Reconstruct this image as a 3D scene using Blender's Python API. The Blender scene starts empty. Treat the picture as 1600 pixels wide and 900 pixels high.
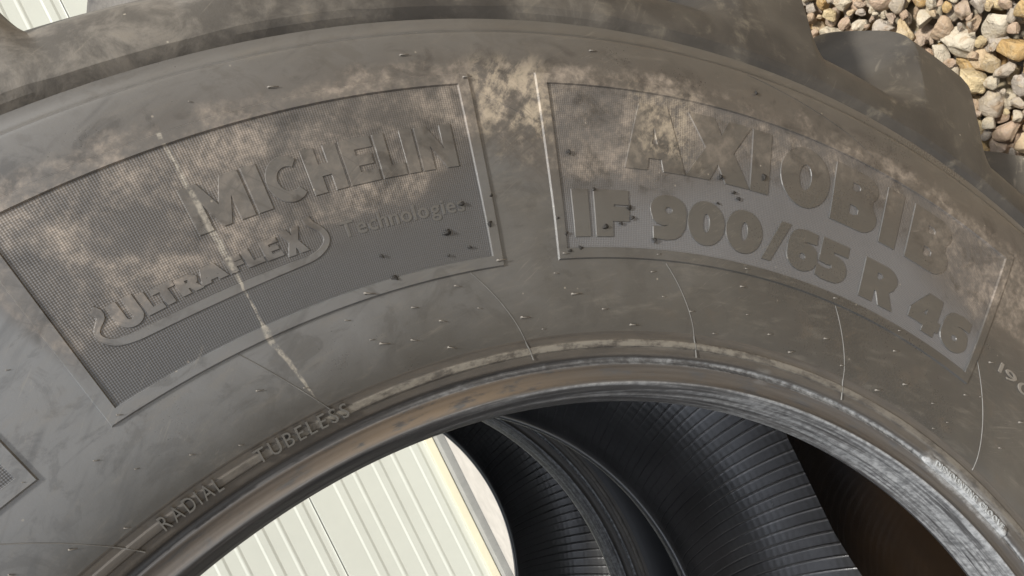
import bpy, bmesh, math, random
import numpy as np
from mathutils import Matrix, Vector, geometry
from math import radians, cos, sin, pi, sqrt, hypot

random.seed(7)
rng = np.random.default_rng(7)
SC = bpy.context.scene
COL = SC.collection

# ------------------------------------------------------------------ camera, world, sun, exposure
cam_d = bpy.data.cameras.new('camera')
cam = bpy.data.objects.new('camera', cam_d)
COL.objects.link(cam)
cam_d.sensor_width = 36.0
cam_d.lens = 1170.0 / 1600.0 * 36.0
cam_d.clip_start = 0.02
cam_d.clip_end = 600.0
cam.matrix_world = Matrix((
    (-0.44349820, 0.89620996, 0.01081937, 0.65966),
    (-0.35306020, -0.16359437, -0.92118694, -0.63870),
    (-0.82380692, -0.41236464, 0.38896988, 1.19692),
    (0, 0, 0, 1)))
SC.camera = cam

SUN_EL, SUN_AZ = 52.0, 132.0          # degrees; azimuth measured clockwise from +Y
world = bpy.data.worlds.new('World')
SC.world = world
world.use_nodes = True
wn = world.node_tree
bg = wn.nodes['Background']
sky = wn.nodes.new('ShaderNodeTexSky')
sky.sky_type = 'NISHITA'
sky.sun_disc = False
sky.sun_elevation = radians(SUN_EL)
sky.sun_rotation = radians(SUN_AZ)
sky.air_density = 1.0
sky.dust_density = 2.0
sky.ozone_density = 1.0
hs = wn.nodes.new('ShaderNodeHueSaturation')      # hazy, nearly white sky
hs.inputs['Saturation'].default_value = 0.34
wn.links.new(sky.outputs[0], hs.inputs['Color'])
wn.links.new(hs.outputs[0], bg.inputs['Color'])
bg.inputs['Strength'].default_value = 0.115

sun_d = bpy.data.lights.new('sun', 'SUN')
sun_d.energy = 2.9
sun_d.angle = radians(6)
sun_d.color = (1.0, 0.97, 0.91)
sun = bpy.data.objects.new('sun', sun_d)
COL.objects.link(sun)
_d = Vector((sin(radians(SUN_AZ)) * cos(radians(SUN_EL)), cos(radians(SUN_AZ)) * cos(radians(SUN_EL)), sin(radians(SUN_EL))))
sun.rotation_euler = (-_d).to_track_quat('-Z', 'Y').to_euler()
sun.location = _d * 20

SC.view_settings.view_transform = 'Standard'
SC.view_settings.look = 'None'
SC.view_settings.gamma = 1.0
SC.view_settings.exposure = 0.74
SC.cycles.max_bounces = 8
SC.cycles.diffuse_bounces = 4

# ------------------------------------------------------------------ node expression helper
class NT:
    def __init__(s, name):
        s.m = bpy.data.materials.new(name)
        s.m.use_nodes = True
        s.t = s.m.node_tree
        s.b = s.t.nodes['Principled BSDF']
        s.out = s.t.nodes['Material Output']
    def node(s, typ, **kw):
        n = s.t.nodes.new(typ)
        for k, v in kw.items():
            setattr(n, k, v)
        return n
    def put(s, sock, v):
        if isinstance(v, X):
            s.t.links.new(v.s, sock)
        elif isinstance(v, (tuple, list)) and len(v) == 3 and sock.type == 'RGBA':
            sock.default_value = (*v, 1)
        else:
            sock.default_value = v
    def math(s, op, a, b=None, c=None, clamp=False):
        n = s.node('ShaderNodeMath', operation=op)
        n.use_clamp = clamp
        s.put(n.inputs[0], a)
        if b is not None: s.put(n.inputs[1], b)
        if c is not None: s.put(n.inputs[2], c)
        return X(s, n.outputs[0])
    def obj(s):
        n = s.node('ShaderNodeTexCoord')
        return X(s, n.outputs['Object'])
    def uv(s):
        n = s.node('ShaderNodeTexCoord')
        return X(s, n.outputs['UV'])
    def sep(s, v):
        n = s.node('ShaderNodeSeparateXYZ'); s.put(n.inputs[0], v)
        return [X(s, o) for o in n.outputs]
    def comb(s, x, y, z):
        n = s.node('ShaderNodeCombineXYZ')
        for i, q in zip(n.inputs, (x, y, z)): s.put(i, q)
        return X(s, n.outputs[0])
    def noise(s, vec, scale, detail=4, rough=.55, dist=0.0):
        n = s.node('ShaderNodeTexNoise')
        s.put(n.inputs['Vector'], vec)
        n.inputs['Scale'].default_value = scale
        n.inputs['Detail'].default_value = detail
        n.inputs['Roughness'].default_value = rough
        n.inputs['Distortion'].default_value = dist
        return X(s, n.outputs[0])
    def step(s, x, a, b, to0=0.0, to1=1.0):
        n = s.node('ShaderNodeMapRange', interpolation_type='SMOOTHSTEP')
        s.put(n.inputs['Value'], x)
        s.put(n.inputs['From Min'], a); s.put(n.inputs['From Max'], b)
        n.inputs['To Min'].default_value = to0; n.inputs['To Max'].default_value = to1
        return X(s, n.outputs[0])
    def ramp(s, x, pts, interp='LINEAR'):
        n = s.node('ShaderNodeValToRGB')
        cr = n.color_ramp; cr.interpolation = interp
        while len(cr.elements) < len(pts): cr.elements.new(0.5)
        for e, (p, c) in zip(cr.elements, pts):
            e.position = p
            e.color = (*c, 1) if isinstance(c, (tuple, list)) else (c, c, c, 1)
        s.put(n.inputs[0], x)
        return X(s, n.outputs[0])
    def mix(s, f, a, b):
        n = s.node('ShaderNodeMix', data_type='RGBA')
        s.put(n.inputs[0], f); s.put(n.inputs[6], a); s.put(n.inputs[7], b)
        return X(s, n.outputs[2])
    def bump(s, h, strength=.3, dist=.001, normal=None):
        n = s.node('ShaderNodeBump')
        n.inputs['Strength'].default_value = strength
        n.inputs['Distance'].default_value = dist
        s.put(n.inputs['Height'], h)
        if normal is not None: s.put(n.inputs['Normal'], normal)
        return X(s, n.outputs[0])
    def final(s, color=None, rough=None, normal=None, spec=None, metallic=None):
        if color is not None: s.put(s.b.inputs['Base Color'], color)
        if rough is not None: s.put(s.b.inputs['Roughness'], rough)
        if normal is not None: s.put(s.b.inputs['Normal'], normal)
        if spec is not None: s.put(s.b.inputs['Specular IOR Level'], spec)
        return s.m

class X:
    def __init__(s, t, sock): s.t = t; s.s = sock
    def __add__(s, o): return s.t.math('ADD', s, o)
    __radd__ = __add__
    def __sub__(s, o): return s.t.math('SUBTRACT', s, o)
    def __rsub__(s, o): return s.t.math('SUBTRACT', o, s)
    def __mul__(s, o): return s.t.math('MULTIPLY', s, o)
    __rmul__ = __mul__
    def __truediv__(s, o): return s.t.math('DIVIDE', s, o)
    def abs(s): return s.t.math('ABSOLUTE', s)
    def sat(s): return s.t.math('ADD', s, 0.0, clamp=True)
    def max(s, o): return s.t.math('MAXIMUM', s, o)
    def min(s, o): return s.t.math('MINIMUM', s, o)
    def sin(s): return s.t.math('SINE', s)

# ------------------------------------------------------------------ materials
def polar(t):
    p = t.obj()
    x, y, z = t.sep(p)
    r = t.math('SQRT', x * x + y * y)
    th = t.math('ARCTAN2', y, x) * (180 / pi)
    return p, r, th

def rubber_sidewall(name, panel=False, letter=False):
    """black rubber of the sidewall; clay scuffs, a drip and (panel) fine knurling"""
    t = NT(name)
    p, r, th = polar(t)
    arc = th * (pi / 180 * .8)
    q = t.comb(r, arc, 0.0)
    # general film of dust, plus painted sky sheen
    film = t.noise(p, 5.0, 5, .6)
    fine = t.noise(p, 420.0, 3, .6)
    base = t.ramp(film, [(.30, (.034, .033, .031)), (.52, (.050, .048, .044)), (.75, (.074, .069, .061))])
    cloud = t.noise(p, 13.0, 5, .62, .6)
    sky_sheen = t.step(th + (cloud - .5) * 30.0, 50.0, 94.0) * t.step(r + (cloud - .5) * .05, .628, .700)  # sky sheen painted into the colour at high theta, fading toward the bead
    base = t.mix(sky_sheen * .66, base, (.170, .174, .178))
    flow = t.noise(t.comb(r * 3.2 + arc * .4, arc * .55 - r * .2, 5.0), 34.0, 6, .7, .4)
    base = t.mix(t.step(flow, .50, .74) * .40, base, (.145, .132, .112))
    base = t.mix(t.step(flow, .46, .26) * .45, base, (.042, .041, .040))
    wm_ = t.noise(t.comb(r * 1.3, arc * .9, 11.0), 20.0, 6, .68, .7)
    base = t.mix(t.step(wm_, .52, .60) * t.step(wm_, .70, .61) * .35, base, (.040, .038, .036))
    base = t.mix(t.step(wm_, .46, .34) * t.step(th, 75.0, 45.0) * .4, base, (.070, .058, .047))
    if panel:
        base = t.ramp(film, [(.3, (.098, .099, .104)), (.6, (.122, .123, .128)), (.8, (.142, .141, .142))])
        base = t.mix(t.step(th + (cloud - .5) * 14.0, 60.0, 72.0) * .80, base, (.044, .044, .045))  # uneven sky reflection of the knurl painted in: paler right, darker left
    # buttress dust outside the panels
    outer = t.step(r, .85, .93)
    base = t.mix(outer * .40, base, (.125, .108, .086))
    # rubbed streaks running across the lower sidewall
    sv = t.comb(r * 1.0 + arc * .55, arc * .16 - r * .06, 0.0)
    streak = t.noise(sv, 46.0, 3, .6)
    smask = t.step(streak, .56, .70) * t.step(th, 66.0, 84.0)
    base = t.mix(smask * .40, base, (.035, .035, .036))
    # clay scuffs: heavy on the upper half of the panels
    thr = t.ramp((th - 10.0) / 100.0, [(0.0, .35), (.12, .30), (.17, .20), (.22, .30), (.30, .62), (.40, .46), (.48, .18),
                                      (.55, .22), (.59, .50), (.645, .20), (.75, .12), (.80, .12), (.848, .08), (.865, .75), (1.0, .9)])
    rthr = thr * .15 + .715
    wv = t.comb(r * 1.5 - arc * .5, arc * 1.1 + r * .4, 0.0)
    n1 = t.noise(wv, 17.0, 8, .70, .35)
    n5 = t.noise(t.comb(r * .5 + arc * 2.0, arc * .35 - r * 1.6, 2.0), 60.0, 5, .7, .2)
    n2 = t.noise(t.comb(r * .9, arc * 1.6 + r * .9, 3.0), 46.0, 5, .7, .5)
    band = t.step(r - rthr, -.012, .035) * t.step(r, .915, .868)
    n6 = t.noise(t.comb(r * 1.1 + arc * .9, arc * .8 - r * .7, 8.0), 15.0, 5, .58, .5)
    m = t.step(n1 * .30 + n6 * .42 + n5 * .18 + n2 * .10 + (band - 1.0) * .5, .40, .66)
    if letter: m = m * .38
    gap = t.step((th - 67.2 + (n1 - .5) * 4.0).abs(), 2.9, 1.3) * t.step(r + (n1 - .5) * .10, .785, .825) * t.step(r + (n5 - .5) * .05, .895, .860)
    m2 = t.step(n2 * .4 + n1 * .3 + n5 * .3, .43, .56) * gap
    aw = t.step(((th - 56.6).abs() * .0137).max((r - .828).abs()) + (n1 - .5) * .06, .044, .014)
    m3 = t.step(n2 * .4 + n1 * .3 + n5 * .3, .44, .57) * aw
    if letter: base = t.mix(.55, base, (.070, .067, .061))
    col = t.mix((band * (.35 if letter else .60)).sat(), base, (.078, .067, .057))
    dk = t.step(t.noise(t.comb(r * 1.2 + arc * .5, arc * 1.0 - r * .6, 9.0), 26.0, 6, .65, .7), .50, .66) * band
    col = t.mix(dk * .80, col, (.032, .029, .027))
    l1 = t.noise(t.comb(r * 4.0 + arc * 3.0, arc * .25 - r * .3, 4.0), 9.0, 3, .5, .1)
    l2 = t.noise(t.comb(r * 3.4 - arc * 3.6, arc * .3 + r * .25, 6.0), 9.0, 3, .5, .1)
    rub = t.step((l1 - .5).abs(), .022, .008).max(t.step((l2 - .5).abs(), .018, .006)) * band * t.step(cloud, .46, .60) * t.step(r, .868, .860)
    col = t.mix((m * .85).sat(), col, t.mix(t.step(n5 * .5 + n1 * .5, .38, .64), (.105, .090, .076), (.34, .285, .232)))
    top = (m2 * .95).max(m3 * .8)
    col = t.mix((top * .85).sat(), col, t.mix(n5, (.24, .205, .155), (.46, .385, .285)))
    col = t.mix(rub * .38, col, (.050, .045, .041))
    # pale drip running down across the left panel
    w1 = t.noise(t.comb(r, 0.0, 7.0), 60.0, 3, .6) - .5
    cen = t.ramp((r - .64) / .24, [(0, .30), (.13, .47), (.25, .66), (.40, .67), (.62, .72), (1.0, .80)]) * 3.0 + 83.55
    wid = t.ramp((r - .64) / .24, [(0, .10), (.1, .5), (.22, .65), (.27, .9), (.3, .32), (.42, .30), (.5, .7), (.62, .75), (.85, .35), (.95, .45), (1.0, .1)]) * .34
    dm = t.step((th + w1 * .35 - cen).abs(), wid, wid * .35) * t.step(r, .637, .652) * t.step(r, .8685, .8660)
    dm = dm * t.step(t.noise(p, 130.0, 4, .75), .34, .60)
    col = t.mix(dm * .68, col, (.37, .34, .285))
    # thin scratches
    s1 = t.noise(t.comb(r * 40.0 + arc * 26.0, arc * 1.6 - r * 1.1, 1.0), 3.0, 2, .5)
    s2 = t.noise(p, 9.0, 2, .5)
    scr = t.step((s1 - .5).abs(), .006, .001) * t.step(s2, .52, .64)
    col = t.mix(scr * .22, col, (.22, .20, .17))
    # specks
    vn = t.node('ShaderNodeTexVoronoi'); t.put(vn.inputs['Vector'], p); vn.inputs['Scale'].default_value = 62.0
    spk = t.step(X(t, vn.outputs['Distance']), .075, .03) * t.step(t.noise(p, 30.0, 1, .5), .56, .6)
    col = t.mix(spk * .5, col, (.36, .32, .26))
    rough = t.step(film, .25, .8, .26, .38) + m * .10 + (fine - .5) * .10
    h = fine * .35 + t.noise(p, 90.0, 4, .6) * .65 + m * .5
    nrm = t.bump(h, .20, .0008)
    if panel:
        # diagonal knurl: two crossing families of fine ridges
        f = 2 * pi / .0030
        a = (r * .87 + arc * .8) * f
        b = (r * .87 - arc * .8) * f
        k = a.sin() * b.sin() * .5 + .5
        col = t.mix(t.step(k, .70, .25) * .34, col, (.030, .029, .028))
        nrm = t.bump(k, .40, .0006, nrm)
        rough = rough + .06
    t.final(col, rough, nrm, .95)
    return t.m

def rubber_lug(name):
    t = NT(name)
    gp = t.node('ShaderNodeNewGeometry')
    q = X(t, gp.outputs['Position'])
    film = t.noise(q, 7.0, 6, .62, .5)
    fine = t.noise(q, 380.0, 3, .6)
    dust = t.step(film, .38, .72)
    n2 = t.noise(q, 30.0, 5, .7, .4)
    wz = t.sep(q)[2]
    col = t.mix(dust, (.034, .031, .028), (.070, .062, .051))
    col = t.mix(t.step(wz + (film - .5) * 1.2, .60, 1.30) * .8, col, t.mix(t.step(n2, .36, .62), (.085, .077, .067), (.190, .172, .148)))
    col = t.mix(t.step(n2, .54, .74) * .45, col, (.19, .165, .125))
    sc = t.noise(t.comb(t.sep(q)[0] * 3.0 + t.sep(q)[2] * 2.0, t.sep(q)[1] * .6, t.sep(q)[2] * .4), 40.0, 4, .65, .2)
    col = t.mix(t.step(sc, .60, .74) * t.step(film, .42, .6) * .4, col, (.23, .20, .16))
    vn = t.node('ShaderNodeTexVoronoi'); t.put(vn.inputs['Vector'], q); vn.inputs['Scale'].default_value = 48.0
    spk = t.step(X(t, vn.outputs['Distance']), .07, .03) * t.step(t.noise(q, 24.0, 1, .5), .58, .62)
    col = t.mix(spk * .7, col, (.42, .38, .31))
    nrm = t.bump(fine * .3 + t.noise(q, 60.0, 5, .65) * .7 + n2 * .8, .34, .0014)
    t.final(col, t.step(film, .3, .8, .46, .62), nrm, .5)
    return t.m

def rubber_bead(name, boss=True):
    t = NT(name)
    p, r, th = polar(t)
    arc = th * (pi / 180 * .6)
    z = t.sep(p)[2]
    sv = t.comb(r * 11.0, arc * .30, z * 11.0)
    n1 = t.noise(sv, 24.0, 5, .62, .15)
    n2 = t.noise(t.comb(r * 3.0, arc * .8, z * 3.0), 40.0, 5, .7, .2)
    n3 = t.noise(p, 140.0, 4, .7)
    col = t.ramp(n1, [(.3, (.034, .034, .036)), (.6, (.076, .074, .073)), (.8, (.13, .125, .118))])
    # brown mud film in the hollow of the flange
    mud = t.step(r, .5905, .5945) * t.step(r, .6085, .6055)
    mudm = mud * t.step(n2, .30, .50) * t.step(th, 125.0, 92.0) * t.ramp((th - 10) / 100, [(0, .45), (.35, .55), (.5, .75), (.62, 1.0), (.70, .9), (.78, .5), (.9, .3), (1, .2)])
    col = t.mix(mudm * .75, col, t.mix(t.step(th, 58.0, 78.0), (.080, .063, .046), (.165, .120, .078)))
    # tan dust on the flats next to the sidewall
    fl = t.step(r, .6125, .6155)
    col = t.mix(fl * .7, col, t.ramp(n2, [(.3, (.052, .045, .037)), (.7, (.088, .073, .056))]))
    chalk = t.step((r - .6255).abs(), .0042, .0025) * t.step(n2 * .6 + n3 * .4, .40, .56) * t.step(th, 100.0, 84.0) * t.ramp((th - 10) / 100, [(0, .4), (.3, .6), (.4, .9), (.6, 1.0), (.75, .75), (.85, .2), (1, .2)])
    col = t.mix(chalk * .55, col, (.26, .24, .20))
    # grey mounting chalk smeared along the lower part of the bead
    low = t.ramp((th - 10) / 100, [(0, .95), (.25, .90), (.42, .66), (.55, .55), (.68, .34), (.80, .14), (1, .05)])
    seat = t.step(r, .5915, .589)
    n4 = t.noise(t.comb(r * 5.0, arc * .38, z * 5.0), 24.0, 5, .62, .2)
    c1 = seat * t.step(n1 * .46 + n4 * .46 + n3 * .08 + low * .15, .54, .70)
    groove = t.step((r - .6105).abs(), .0040, .0022)
    c2 = groove * t.step(n1 * .6 + n3 * .4 + low * .30, .58, .84)
    rim = t.step((r - .5905).abs(), .0020, .0008) * t.step(n1 + low * .25, .50, .72)
    cm = (c1 * .54).max(c2 * .70).max(rim * .6)
    col = t.mix(cm * low.max(.25), col, t.mix(t.step(n3, .3, .7), (.17, .18, .19), (.46, .475, .485)))
    # the chalked lump at the dismounting groove
    if boss: bl = t.step((th - 18.8 + (n2 - .5) * 5.0).abs(), 7.0, 5.2) * t.step((r - .6130 + (n3 - .5) * .006).abs(), .0105, .0060)
    if boss: bl2 = t.step((th - 45.5).abs(), 1.0, .3) * t.step((r - .611).abs(), .009, .006) * .6
    if boss: col = t.mix((bl.max(bl2 * .35) * t.step(n3 * .4 + n2 * .6, .34, .62) * .55), col, (.40, .41, .41))
    h = n3 * .6 + n1 * .7 + cm * .5
    nrm = t.bump(h, .35, .0012)
    t.final(col, t.step(n1, .3, .75, .38, .58) + cm * .18, nrm, .5)
    return t.m

def rubber_liner(name):
    t = NT(name)
    p, r, th = polar(t)
    u, v, _ = t.sep(t.uv())
    n1 = t.noise(p, 9.0, 5, .6)
    n3 = t.noise(p, 260.0, 4, .7)
    cross = (v * (2 * pi / .0145)).sin() * .5 + .5
    col = t.ramp(n1, [(.3, (.034, .035, .037)), (.7, (.062, .062, .064))])
    # brown silt from old rain near the bottom
    x, y, z = t.sep(p)
    silt = t.step(x + (n1 - .5) * .1, .79, .88)
    col = t.mix(silt * .75, col, (.020, .015, .010))
    # pale dust caught on the ribs near the bead
    d = t.step(v, .0, .012) * t.step(v, .09, .01) * t.step(n3, .48, .66)
    col = t.mix(d * .3, col, (.20, .20, .20))
    vn = t.node('ShaderNodeTexVoronoi'); t.put(vn.inputs['Vector'], p); vn.inputs['Scale'].default_value = 45.0
    spk = t.step(X(t, vn.outputs['Distance']), .05, .02) * t.step(t.noise(p, 20.0, 1, .5), .60, .63)
    col = t.mix(spk * .7, col, (.4, .4, .38))
    nrm = t.bump(cross * .45 + n3 * .5 + n1 * 1.2, .28, .0014)
    t.put(t.b.inputs['Coat Weight'], (1.0 - silt * .8) * .95)
    t.b.inputs['Coat Roughness'].default_value = .33
    t.b.inputs['Coat IOR'].default_value = 1.9
    t.put(t.b.inputs['Coat Normal'], nrm)
    t.final(col, t.step(n1, .3, .7, .30, .42) + (n3 - .5) * .12, nrm, .8)
    return t.m

def plain(name, col, rough=.5, spec=.5, nscale=0, namp=.2, bump=0):
    t = NT(name)
    c = col; nr = None
    if nscale:
        n = t.noise(t.obj(), nscale, 5, .6)
        c = t.mix(n, tuple(k * (1 - namp) for k in col), tuple(min(1, k * (1 + namp)) for k in col))
        if bump: nr = t.bump(n, bump, .002)
    return t.final(c, rough, nr, spec)

def pebble_mat(name, island=False):
    t = NT(name)
    p = t.obj()
    if island:
        g = t.node('ShaderNodeNewGeometry'); rnd = X(t, g.outputs['Random Per Island'])
    else:
        g = t.node('ShaderNodeObjectInfo'); rnd = X(t, g.outputs['Random'])
    sh = t.comb(rnd * 13.0, rnd * 7.0, rnd * 29.0)
    vm = t.node('ShaderNodeVectorMath', operation='ADD'); t.put(vm.inputs[0], p); t.put(vm.inputs[1], sh)
    q = X(t, vm.outputs[0])
    pal = [(.00, (.56, .44, .27)), (.10, (.62, .56, .44)), (.20, (.55, .36, .15)), (.25, (.52, .46, .38)), (.36, (.64, .52, .31)),
           (.45, (.47, .43, .38)), (.54, (.58, .40, .18)), (.59, (.55, .41, .31)), (.69, (.68, .62, .50)), (.77, (.47, .35, .25)),
           (.84, (.64, .50, .33)), (.91, (.50, .40, .32)), (.97, (.64, .58, .46))]
    base = t.ramp(rnd, pal, 'CONSTANT')
    n1 = t.noise(q, 1.1 if not island else 24.0, 6, .65, .8)
    n2 = t.noise(q, 6.0 if not island else 150.0, 5, .7)
    n3 = t.noise(q, .7 if not island else 9.0, 2, .5)
    col = t.mix(t.step(n1, .50, .66) * .45, base, (.55, .45, .29))
    col = t.mix(t.step(n1, .46, .30) * .55, col, (.33, .19, .085))
    col = t.mix(t.step(n2, .56, .70) * .35, col, (.10, .075, .05))
    vein = t.step((n3 - .5).abs(), .018, .004) * .35
    col = t.mix(vein, col, (.60, .54, .44))
    col = t.mix(.20, col, (.36, .23, .10))
    nrm = t.bump(n2 * .6 + n1 * .8, .6, .03 if not island else .003)
    return t.final(col, t.step(n1, .3, .7, .55, .80), nrm, .35)

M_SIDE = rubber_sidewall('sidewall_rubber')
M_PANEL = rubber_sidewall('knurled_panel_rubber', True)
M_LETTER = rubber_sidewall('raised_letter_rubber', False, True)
M_LUG = rubber_lug('tread_rubber')
M_BEAD = rubber_bead('bead_rubber')
M_LINER = rubber_liner('inner_liner_rubber')
M_SPEW = plain('rubber_spew', (.16, .145, .125), .5)
M_LINE = plain('mould_flash_rubber', (.12, .116, .108), .5, .6, 60, .6)
M_RAD = plain('bead_lettering_rubber', (.088, .084, .076), .45, .6, 90, .4)
M_CRUMB = plain('crumb_rubber', (.014, .012, .010), .55, .5, 300, .5, .4)
M_PEB = pebble_mat('pebble_stone')
M_PEB2 = pebble_mat('gravel_stone', True)

# ------------------------------------------------------------------ mesh helpers
def mesh(name, verts, faces, mat, uv=None, smooth=True, normals=None):
    me = bpy.data.meshes.new(name)
    me.from_pydata([tuple(map(float, v)) for v in verts], [], [tuple(map(int, f)) for f in faces])
    if uv is not None:
        ul = me.uv_layers.new(name='uv')
        idx = np.empty(len(me.loops), dtype=np.int32)
        me.loops.foreach_get('vertex_index', idx)
        ul.data.foreach_set('uv', np.asarray(uv, dtype=np.float32)[idx].ravel())
    if smooth:
        me.polygons.foreach_set('use_smooth', [True] * len(me.polygons))
    if normals is not None:
        me.normals_split_custom_set_from_vertices([tuple(map(float, n)) for n in normals])
    if mat: me.materials.append(mat)
    me.update()
    return me

def link(name, me, parent=None, mat4=None, **props):
    o = bpy.data.objects.new(name, me)
    COL.objects.link(o)
    if parent is not None: o.parent = parent
    if mat4 is not None: o.matrix_local = mat4
    for k, v in props.items(): o[k] = v
    return o

def grid_faces(nu, nv, wrap_u=False):
    f = []
    for i in range(nu if wrap_u else nu - 1):
        i2 = (i + 1) % nu
        for j in range(nv - 1):
            f.append((i * nv + j, i2 * nv + j, i2 * nv + j + 1, i * nv + j + 1))
    return f

def resample(pts, ds):
    """Catmull-Rom through the profile points, sampled about every ds"""
    P = np.array(pts, float)
    out = []
    for i in range(len(P) - 1):
        p0 = P[max(i - 1, 0)]; p1 = P[i]; p2 = P[i + 1]; p3 = P[min(i + 2, len(P) - 1)]
        n = max(1, int(math.ceil(np.linalg.norm(p2 - p1) / ds)))
        for k in range(n):
            t = k / n
            # damped tangents keep the steps crisp
            m1 = (p2 - p0) * .5; m2 = (p3 - p1) * .5
            L = np.linalg.norm(p2 - p1)
            for m in (m1, m2):
                l = np.linalg.norm(m)
                if l > L: m *= L / l
            out.append((2 * t**3 - 3 * t**2 + 1) * p1 + (t**3 - 2 * t**2 + t) * m1 + (-2 * t**3 + 3 * t**2) * p2 + (t**3 - t**2) * m2)
    out.append(P[-1])
    return np.array(out)

def revolve(name, prof, nseg, mat, flip=False, mod=None, ths=None):
    """revolve (r, z) about the tyre axis; mod(theta, s) -> offset along the profile normal"""
    prof = np.asarray(prof)
    n = len(prof)
    s = np.concatenate([[0], np.cumsum(np.hypot(*np.diff(prof, axis=0).T))])
    th = np.arange(nseg) / nseg * 2 * pi
    if ths is not None: th = ths; nseg = len(ths)
    tang = np.gradient(prof, axis=0); tang /= np.linalg.norm(tang, axis=1)[:, None] + 1e-9
    nor = np.stack([-tang[:, 1], tang[:, 0]], 1)
    R = np.repeat(prof[None, :, 0], nseg, 0); Z = np.repeat(prof[None, :, 1], nseg, 0)
    if mod is not None:
        off = mod(th[:, None], s[None, :])
        R = R + off * nor[None, :, 0]; Z = Z + off * nor[None, :, 1]
    V = np.stack([R * np.cos(th)[:, None], R * np.sin(th)[:, None], Z], -1).reshape(-1, 3)
    uv = np.stack([np.repeat(th[:, None] * .8, n, 1), np.repeat(s[None, :], nseg, 0)], -1).reshape(-1, 2)
    F = grid_faces(nseg, n, True)
    if flip: F = [f[::-1] for f in F]
    return mesh(name, V, F, mat, uv)

ZC = -.36                      # mid plane of the tyre, z = 0 at the near bead toe
def far(prof): return np.array([(r, 2 * ZC - z) for r, z in prof])

BEAD = [(.575, .000), (.5760, .006), (.5785, .013), (.5800, .0185), (.5797, .0215), (.5815, .0245), (.5850, .0330), (.5880, .0388), (.5902, .0412), (.5918, .0414),
        (.5945, .0398), (.5990, .0395), (.6040, .0412), (.6062, .0428), (.6078, .0430), (.6092, .0410), (.6115, .0400), (.6135, .0412), (.6150, .0448), (.6165, .0462),
        (.6210, .0478), (.6222, .0482), (.6230, .0500), (.6285, .0514), (.6292, .0504), (.6345, .0520), (.6352, .0527), (.6362, .0530)]
SIDE = [(.6362, .0530), (.645, .0562), (.660, .0595), (.680, .0626), (.700, .0648), (.740, .0680), (.785, .0692), (.830, .0697), (.866, .0692), (.890, .0680), (.9045, .0668),
        (.9062, .0658), (.9075, .0630), (.9105, .0596), (.9165, .0576), (.9220, .0580)]
def side_z(r):
    P = _SIDE_S
    return float(np.interp(r, P[:, 0], P[:, 1]))
_SIDE_S = resample(SIDE, .003)
CARC = [(.9220, .0580), (.9250, .0600), (.9285, .0628), (.9330, .0638), (.945, .0615), (.962, .0545), (.980, .0380), (1.000, .0040), (1.024, -.040), (1.050, -.10), (1.070, -.17), (1.082, -.25), (1.086, -.355)]
LUGP = [(.9220, .0580), (.9250, .0600), (.9285, .0628), (.9330, .0638), (.945, .0622), (.966, .0575), (.992, .0500), (1.030, .0370), (1.075, .0190), (1.108, .002), (1.122, -.025), (1.134, -.120), (1.141, -.25), (1.144, -.355)]

NL = 24
PITCH = 360 / NL
LUG0 = 31.3                     # centre of the lug seen at the right of the picture

def smooth01(x):
    x = np.clip(x, 0, 1); return x * x * (3 - 2 * x)

def lug_mesh(name):
    n = 90
    def even(P):
        Q = resample(P, .002); s = np.concatenate([[0], np.cumsum(np.hypot(*np.diff(Q, axis=0).T))]); s /= s[-1]
        k = np.linspace(0, 1, n)
        return np.stack([np.interp(k, s, Q[:, 0]), np.interp(k, s, Q[:, 1])], 1)
    # match both curves by arc length beyond the shared rib
    C_, L_ = even(CARC), even(LUGP)
    m = 84
    ph = np.linspace(-PITCH / 2, PITCH / 2, m)
    s = np.linspace(0, 1, n)
    slant = 3.7 * smooth01((s - .30) / .25) + 5.0 * smooth01((s - .86) / .14)
    half = 4.1 - 1.0 * s
    P_, S_ = np.meshgrid(ph, s, indexing='ij')
    H_ = half[None, :]
    pos = np.clip((H_ + 2.3 - P_) / 2.3, 0, 1)          # gentle wall on the +theta side
    neg = np.clip((H_ - 1.3 + P_) / 1.3, 0, 1)          # steeper on the other
    k = np.minimum(pos, .7 * neg + .3 * smooth01(neg))
    k = k * smooth01((1.0 - S_) / .05)                  # nose near the mid line
    def surf(P_, S_, k):
        r = C_[None, :, 0] * (1 - k) + L_[None, :, 0] * k
        z = C_[None, :, 1] * (1 - k) + L_[None, :, 1] * k
        a = np.radians(P_ + slant[None, :])
        return np.stack([r * np.cos(a), r * np.sin(a), z], -1)
    V = surf(P_, S_, k)
    me = mesh(name, V.reshape(-1, 3), grid_faces(m, n), M_LUG)
    me.set_sharp_from_angle(angle=radians(17))
    return me

def far_mesh(me, name):
    """the same lug on the other shoulder"""
    c = me.copy(); c.name = name
    c.transform(Matrix.Translation((0, 0, ZC)) @ Matrix.Scale(-1, 4, (0, 0, 1)) @ Matrix.Translation((0, 0, -ZC)))
    c.flip_normals()
    return c

LINER_HALF = [(.575, .000), (.5755, -.004), (.580, -.008), (.590, -.004), (.605, .006), (.630, .015), (.68, .022), (.73, .019), (.78, .005), (.83, -.022), (.87, -.052),
              (.905, -.088), (.945, -.14), (.98, -.21), (1.005, -.29), (1.012, -.36)]
LINER = LINER_HALF + [(r, 2 * ZC - z) for r, z in LINER_HALF[-2::-1]]

NRIB = 210
def rib_mod(th, s):
    f = (th / (2 * pi) * NRIB) % 1.0
    d = np.abs(f - .5) * 2 * pi * .75 / NRIB / 2            # metres from the rib line
    g = np.exp(-(d / .00062) ** 2) * (.75 + .25 * np.sin(th * 37.0 + s * 9.0))
    w = smooth01((s - .022) / .02) * smooth01((s[0, -1] - .022 - s) / .02)
    return g * .0017 * w

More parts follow.
